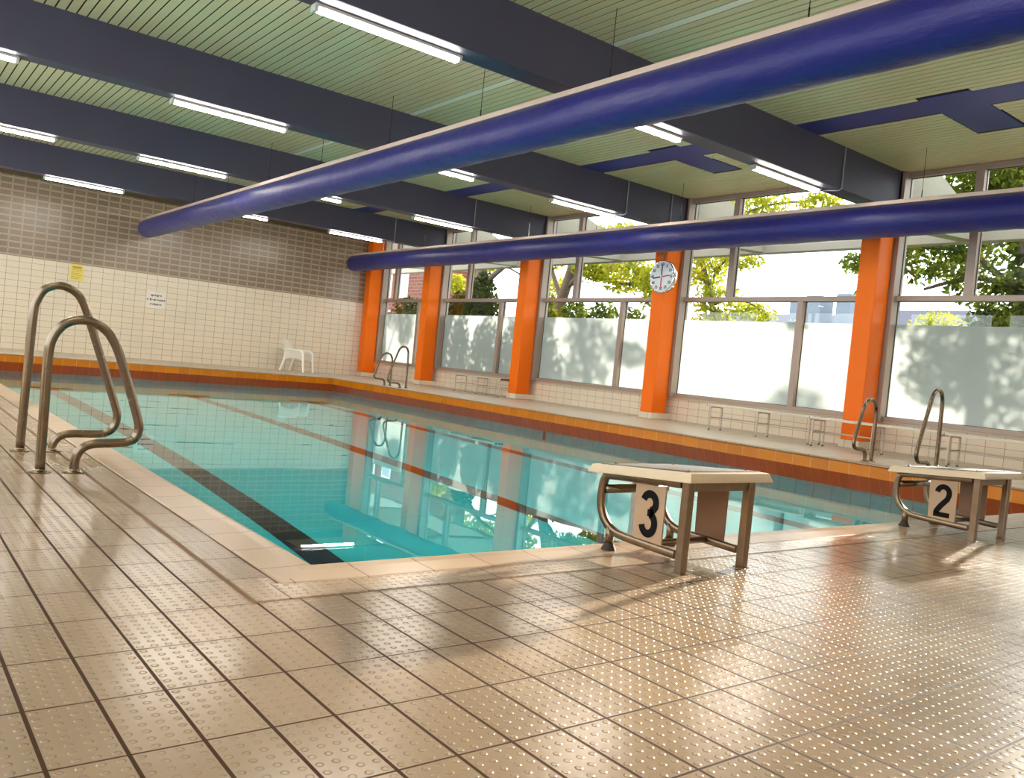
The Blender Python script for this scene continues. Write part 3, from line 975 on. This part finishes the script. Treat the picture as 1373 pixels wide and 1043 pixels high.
# ------------------------------------------------------------------ notices on the far wall
n1 = thing('notice', 'small yellow printed notice on the far wall', 'sign', (2.815, YW, 1.965))
bm = NB(); box(bm, -.145, .145, -.008, 0, -.20, .20, 0, .003)
obj('panel', bm, 'yellow', n1)
bm = NB()
box(bm, -.10, .10, -.0095, -.0075, .09, .15)
for k in range(6): box(bm, -.12, .12 - .03 * (k % 3), -.0095, -.0075, .055 - .042 * k, .068 - .042 * k)
obj('print', bm, plain('olive_print', srgb(186, 158, 60), .5), n1)
n2 = thing('sign', 'white sign with three lines of black lettering on the far wall', 'sign', (4.685, YW, 1.535))
bm = NB(); box(bm, -.25, .25, -.010, 0, -.225, .225, 0, .02)
obj('panel', bm, 'sign_white', n2)
for s, z in (('springen', .115), ('v. Beckenrand', .0), ('verboten', -.115)):
    me = text_mesh(s, .078, 'lettering', .002)
    me.transform(Matrix(((1, 0, 0, 0), (0, 0, -1, -.0115), (0, 1, 0, z), (0, 0, 0, 1))))
    me.materials.append(M['black'])
    o = bpy.data.objects.new('lettering', me); C.objects.link(o); o.parent = n2

# ------------------------------------------------------------------ ladder handrails
SHORT = [(-.518, 0), (-.520, .30), (-.522, .56), (-.508, .655), (-.464, .722), (-.40, .75), (-.333, .744), (-.271, .706), (-.221, .632), (-.177, .52), (-.137, .407),
         (-.096, .285), (-.084, .225), (-.098, .178), (-.135, .156), (-.187, .150), (-.285, .143), (-.33, .128), (-.358, .095), (-.368, .05), (-.369, 0)]
TALL = [(-.505, 0), (-.500, .40), (-.492, .76), (-.478, .845), (-.445, .905), (-.39, .932), (-.335, .928), (-.282, .898), (-.243, .84), (-.200, .73), (-.112, .49),
        (-.036, .275), (-.020, .205), (-.034, .145), (-.075, .112), (-.13, .104), (-.255, .102), (-.305, .090), (-.338, .055), (-.348, 0)]
def rail(prof, y, side, label):
    t = thing('ladder_handrail', label, 'handrail', (0 if side < 0 else XR, y, 0), 0 if side < 0 else PI, 'steel handrails at the pool ladders')
    bm = NB(); tube(bm, smooth_path([(x, 0, max(z, 0.004)) for x, z in prof], 5), .0225, 16)
    obj('rail', bm, 'steel', t, True)
    for x in (prof[0][0], prof[-1][0]):
        bm = NB(); lathe(bm, (x, 0, 0), [(.050, .0), (.050, .004), (.044, .009), (.027, .012), (.024, .018)], 24)
        autosmooth(obj('flange', bm, 'steel', t))
rail(SHORT, 1.97, -1, 'shorter steel handrail in the left foreground, nearer the camera')
rail(TALL, 2.72, -1, 'taller steel handrail in the left foreground, behind the shorter one')
rail(TALL, 2.0, 1, 'tall steel handrail behind starting block 2')
rail(SHORT, 2.79, 1, 'short steel handrail in front of the nearest orange column')
rail(TALL, 13.95, 1, 'taller handrail in front of the far corner window')
rail(SHORT, 14.70, 1, 'shorter handrail at the far corner window, closest to the far wall')

# ------------------------------------------------------------------ starting blocks
def stroke(bm, pts, w, x0, x1):
    """flat thick polyline in the YZ plane (digit), extruded in x"""
    P = [Vector((p[0], p[1])) for p in pts]
    L, Rr = [], []
    for i, p in enumerate(P):
        d = (P[min(i + 1, len(P) - 1)] - P[max(i - 1, 0)]).normalized()
        n = Vector((-d.y, d.x)) * w / 2
        L.append(p + n); Rr.append(p - n)
    for x in (x0, x1):
        for i in range(len(P) - 1):
            quad(bm, [(x, L[i].x, L[i].y), (x, L[i + 1].x, L[i + 1].y), (x, Rr[i + 1].x, Rr[i + 1].y), (x, Rr[i].x, Rr[i].y)])
def arc(cx, cy, rx, ry, a0, a1, n=14):
    return [(cx + rx * math.cos(math.radians(a0 + (a1 - a0) * i / n)), cy + ry * math.sin(math.radians(a0 + (a1 - a0) * i / n))) for i in range(n + 1)]

def block(loc, digit, label):
    t = thing('starting_block', label, 'starting block', loc, 0, 'numbered starting blocks at the near pool edge')
    xl, xr = .06, .44      # centre lines of the side frames
    # platform: thin slab tilted down towards the pool, with a down-turned rim
    Z = lambda y: .397 + (y + .54) * (-.042 / .55)
    bm = NB()
    y0, y1 = -.545, .0
    top = [(-.0, y0), (.50, y0), (.50, y1), (.0, y1)]
    e = .016
    def ring(off, dz):
        return [bm.verts.new((x + (off if x < .2 else -off), y + (off if y < -.3 else -off), Z(y) + dz)) for x, y in top]
    r = [ring(.045, -.036), ring(-.006, -.036), ring(-.006, -.030), ring(.006, -.002), ring(.014, .0), ring(.028, .0)]
    for a, b in zip(r, r[1:]):
        for k in range(4): bm.faces.new((a[k], a[(k + 1) % 4], b[(k + 1) % 4], b[k]))
    bm.faces.new(r[0]); bm.faces.new(r[-1])
    pf = autosmooth(obj('platform', bm, 'block_edge', t), 30)
    bm = NB()
    a = [bm.verts.new((x + (.03 if x < .2 else -.03), y + (.03 if y < -.3 else -.03), Z(y) + .001)) for x, y in top]
    b = [bm.verts.new((x + (.034 if x < .2 else -.034), y + (.034 if y < -.3 else -.034), Z(y) + .004)) for x, y in top]
    for k in range(4): bm.faces.new((a[k], a[(k + 1) % 4], b[(k + 1) % 4], b[k]))
    bm.faces.new(b)
    obj('grip_surface', bm, 'block_top', pf)
    for (sx, sy) in ((.07, -.47), (.43, -.47), (.07, -.08), (.43, -.08)):
        bm = NB(); lathe(bm, (sx, sy, Z(sy)), [(.008, .002), (.008, .006), (.004, .009)], 12)
        obj('bolt', bm, 'steel', pf)
    for x, nm in ((xl, 'left'), (xr, 'right')):
        # rear leg
        bm = NB(); box(bm, x - .0185, x + .0185, -.507, -.470, 0, .362, 0, .006)
        obj('leg', bm, 'block_steel', t)
        bm = NB()
        path = smooth_path([(x, -.46, .343), (x, -.30, .331), (x, -.08, .314), (x, -.038, .300), (x, -.026, .262), (x, -.024, .205), (x, -.034, .160), (x, -.060, .120), (x, -.10, .092), (x, -.16, .078), (x, -.30, .072), (x, -.46, .068)], 6)
        tube(bm, path, .02, rect=(.030, .032))
        autosmooth(obj('side_frame', bm, 'block_steel', t), 50)
        bm = NB()
        lathe(bm, (x, -.095, 0), [(.020, .034), (.022, .024), (.030, .010), (.034, 0)], 20)
        autosmooth(obj('foot', bm, 'rubber', t), 40)
        bm = NB(); tube(bm, [(x, -.095, .030), (x, -.095, .10)], .018, 14)
        obj('foot_post', bm, 'block_steel', t, True)
        bm = NB(); box(bm, x - .024, x + .024, -.512, -.465, 0, .003, 0, .001)
        obj('foot_plate', bm, 'block_steel', t)
    bm = NB(); tube(bm, [(xl, -.045, .252), (xr, -.045, .252)], .019, 14)
    obj('front_handle', bm, 'steel', t, True)
    bm = NB(); tube(bm, [(xl, -.30, .074), (xr, -.30, .074)], .014, 10)
    obj('cross_bar', bm, 'block_steel', t, True)
    bm = NB(); box(bm, xl, xr, -.496, -.470, .318, .352, 0, .004)
    obj('rear_bar', bm, 'block_steel', t)
    # number plates
    for x, m_ in ((xl, 'number_plate'), (xr, 'brown_plate')):
        bm = NB()
        sgn = -1 if x == xl else 1
        xo = x + sgn * .004
        pts = [(-.385, .318), (-.225, .306), (-.232, .082), (-.385, .082)]
        lo = [bm.verts.new((xo - .004, y, z)) for y, z in pts]; hi = [bm.verts.new((xo + .004, y, z)) for y, z in pts]
        bm.faces.new(lo); bm.faces.new(hi)
        for k in range(4): bm.faces.new((lo[k], lo[(k + 1) % 4], hi[(k + 1) % 4], hi[k]))
        pl_ = obj('number_plate', bm, m_, t)
        if m_ == 'brown_plate': pl_['label'] = 'plain brown side plate'
        if x == xl:
            bm = NB()
            # digit drawn in (u, z), u grows to the viewer's right (towards -y)
            if digit == '3':
                P1 = arc(0, .243, .033, .034, 168, -80, 18)
                P2 = arc(0, .158, .034, .040, 80, -168, 18)
                for P in (P1, P2): stroke(bm, [(-(u) - .308, z) for u, z in P], .032, xo - .0052, xo - .0054)
                stroke(bm, [(-.330, .202), (-.300, .202)], .030, xo - .0052, xo - .0054)
            else:
                P1 = arc(0, .240, .034, .038, 172, -20, 16) + [(.026, .208), (-.006, .170), (-.026, .140), (-.033, .122)]
                stroke(bm, [(-(u) - .308, z) for u, z in P1], .031, xo - .0052, xo - .0054)
                stroke(bm, [(-.262, .116), (-.354, .116)], .028, xo - .0052, xo - .0054)
            d = obj('digit', bm, 'black', pl_); d['label'] = 'black digit %s' % digit
    return t
block((1.235, 0, 0), '3', 'steel starting block with number 3 on its side, nearest the camera')
block((3.720, 0, 0), '2', 'steel starting block with number 2 on its side, at the right edge')

# ------------------------------------------------------------------ benches by the windows
def bench(loc, rz, label, name='bench'):
    t = thing(name, label, 'bench', loc, rz, 'slatted metal benches under the windows')
    W_, L_ = .36, 1.92
    for k in range(4):
        x = k * (W_ / 4) + .008
        bm = NB(); box(bm, x, x + W_ / 4 - .016, 0, L_, .395, .425, 0, .004)
        s = obj('seat_slat', bm, 'bench', t)
        for y in (-.004, L_ + .004):
            bm = NB(); box(bm, x + .001, x + W_ / 4 - .017, y - .004, y + .004, .396, .424)
            obj('end_cap', bm, 'rubber', s)
    for y in (.06, L_ / 2, L_ - .06):
        bm = NB()
        tube(bm, smooth_path([(.02, y, .006), (.02, y, .33), (.026, y, .372), (.06, y, .384), (W_ - .06, y, .384), (W_ - .026, y, .372), (W_ - .02, y, .33), (W_ - .02, y, .006)], 4), .015, 10)
        f = obj('leg_frame', bm, 'bench', t, True)
        bm = NB(); tube(bm, [(.02, y, .21), (W_ - .02, y, .21)], .011, 8)
        obj('cross_bar', bm, 'bench', f, True)
        for x in (.02, W_ - .02):
            bm = NB(); lathe(bm, (x, y, 0), [(.0165, 0), (.0165, .012), (.0155, .014)], 10)
            obj('rubber_foot', bm, 'rubber', f)
    bm = NB(); tube(bm, [(W_ - .02, .06, .21), (W_ - .02, L_ - .06, .21)], .011, 8)
    obj('rear_rail', bm, 'bench', t, True)
    return t
b0_ = bench((10.29, 12.68, 0), 0, 'pale slatted bench standing alone under the second window from the far wall')
dup(b0_, (9.985, 4.51, 0), math.radians(2.6), 'pale slatted bench just left of the nearest orange column')
dup(b0_, (9.80, 2.50, 0), math.radians(2), 'pale slatted bench passing in front of the nearest orange column')
dup(b0_, (9.74, .53, 0), math.radians(2), 'pale slatted bench running out of the picture behind starting block 2')

# ------------------------------------------------------------------ white plastic armchair
def armchair(loc, rz):
    t = thing('plastic_armchair', 'white plastic armchair against the far wall by the pool corner', 'chair', loc, rz)
    # local: seat faces +X, width along Y
    W_ = .27
    def sheet(rows, thick=.012):
        bm = NB()
        n, m_ = len(rows), len(rows[0])
        V = [[bm.verts.new(p) for p in r] for r in rows]
        for i in range(n - 1):
            for j in range(m_ - 1):
                bm.faces.new((V[i][j], V[i][j + 1], V[i + 1][j + 1], V[i + 1][j]))
        bmesh.ops.solidify(bm, geom=bm.faces[:], thickness=thick)
        return bm
    rows = []
    for i in range(9):
        u = i / 8
        x = .25 - .48 * u
        z = .43 - .05 * math.sin(u * PI) * .6 - .03 * u
        rows.append([(x, W_ * v * (1 - .06 * u), z - .02 * (1 - v * v)) for v in np.linspace(-1, 1, 9)])
    autosmooth(obj('seat', sheet(rows), 'white_plastic', t), 50)
    rows = []
    for i in range(9):
        u = i / 8
        z = .40 + .47 * u
        x = -.22 - .16 * u
        hw = .25 - .03 * u ** 3
        rows.append([(x + .05 * v * v * (1 - .3 * u), hw * v, z - .05 * u * v * v * u) for v in np.linspace(-1, 1, 11)])
    autosmooth(obj('backrest', sheet(rows), 'white_plastic', t), 50)
    for s in (-1, 1):
        # arm flowing into the front leg
        bm = NB()
        P = smooth_path([(-.27, s * .262, .60), (-.10, s * .285, .600), (.10, s * .292, .590), (.21, s * .290, .560), (.255, s * .286, .47), (.275, s * .286, .25), (.30, s * .29, .0)], 4)
        tube(bm, P, .03, rect=(.058, .040))
        autosmooth(obj('armrest', bm, 'white_plastic', t), 60)
        bm = NB()
        tube(bm, smooth_path([(-.20, s * .255, .50), (-.25, s * .262, .25), (-.32, s * .275, 0)], 4), .03, rect=(.060, .042))
        autosmooth(obj('leg', bm, 'white_plastic', t), 60)
        rows = []
        for u in np.linspace(0, 1, 9):
            x = -.25 + .50 * u
            rows.append([(x, s * (.262 + .022 * u), .595 - .005 * u), (x, s * .272, .48), (x, s * .274, .37 - .07 * abs(u - .5) ** 2 * 4)])
        autosmooth(obj('side_panel', sheet(rows, .010), 'white_plastic', t), 60)
    rows = [[(.262 - .02 * v * v, .27 * v, .43) for v in np.linspace(-1, 1, 9)], [(.268 - .02 * v * v, .27 * v, .36 - .06 * v * v) for v in np.linspace(-1, 1, 9)]]
    autosmooth(obj('front_apron', sheet(rows, .010), 'white_plastic', t), 60)
    return t
ch = armchair((8.40, 19.60, 0), math.radians(-48))
ch.scale = (1.12, 1.12, 1.0)
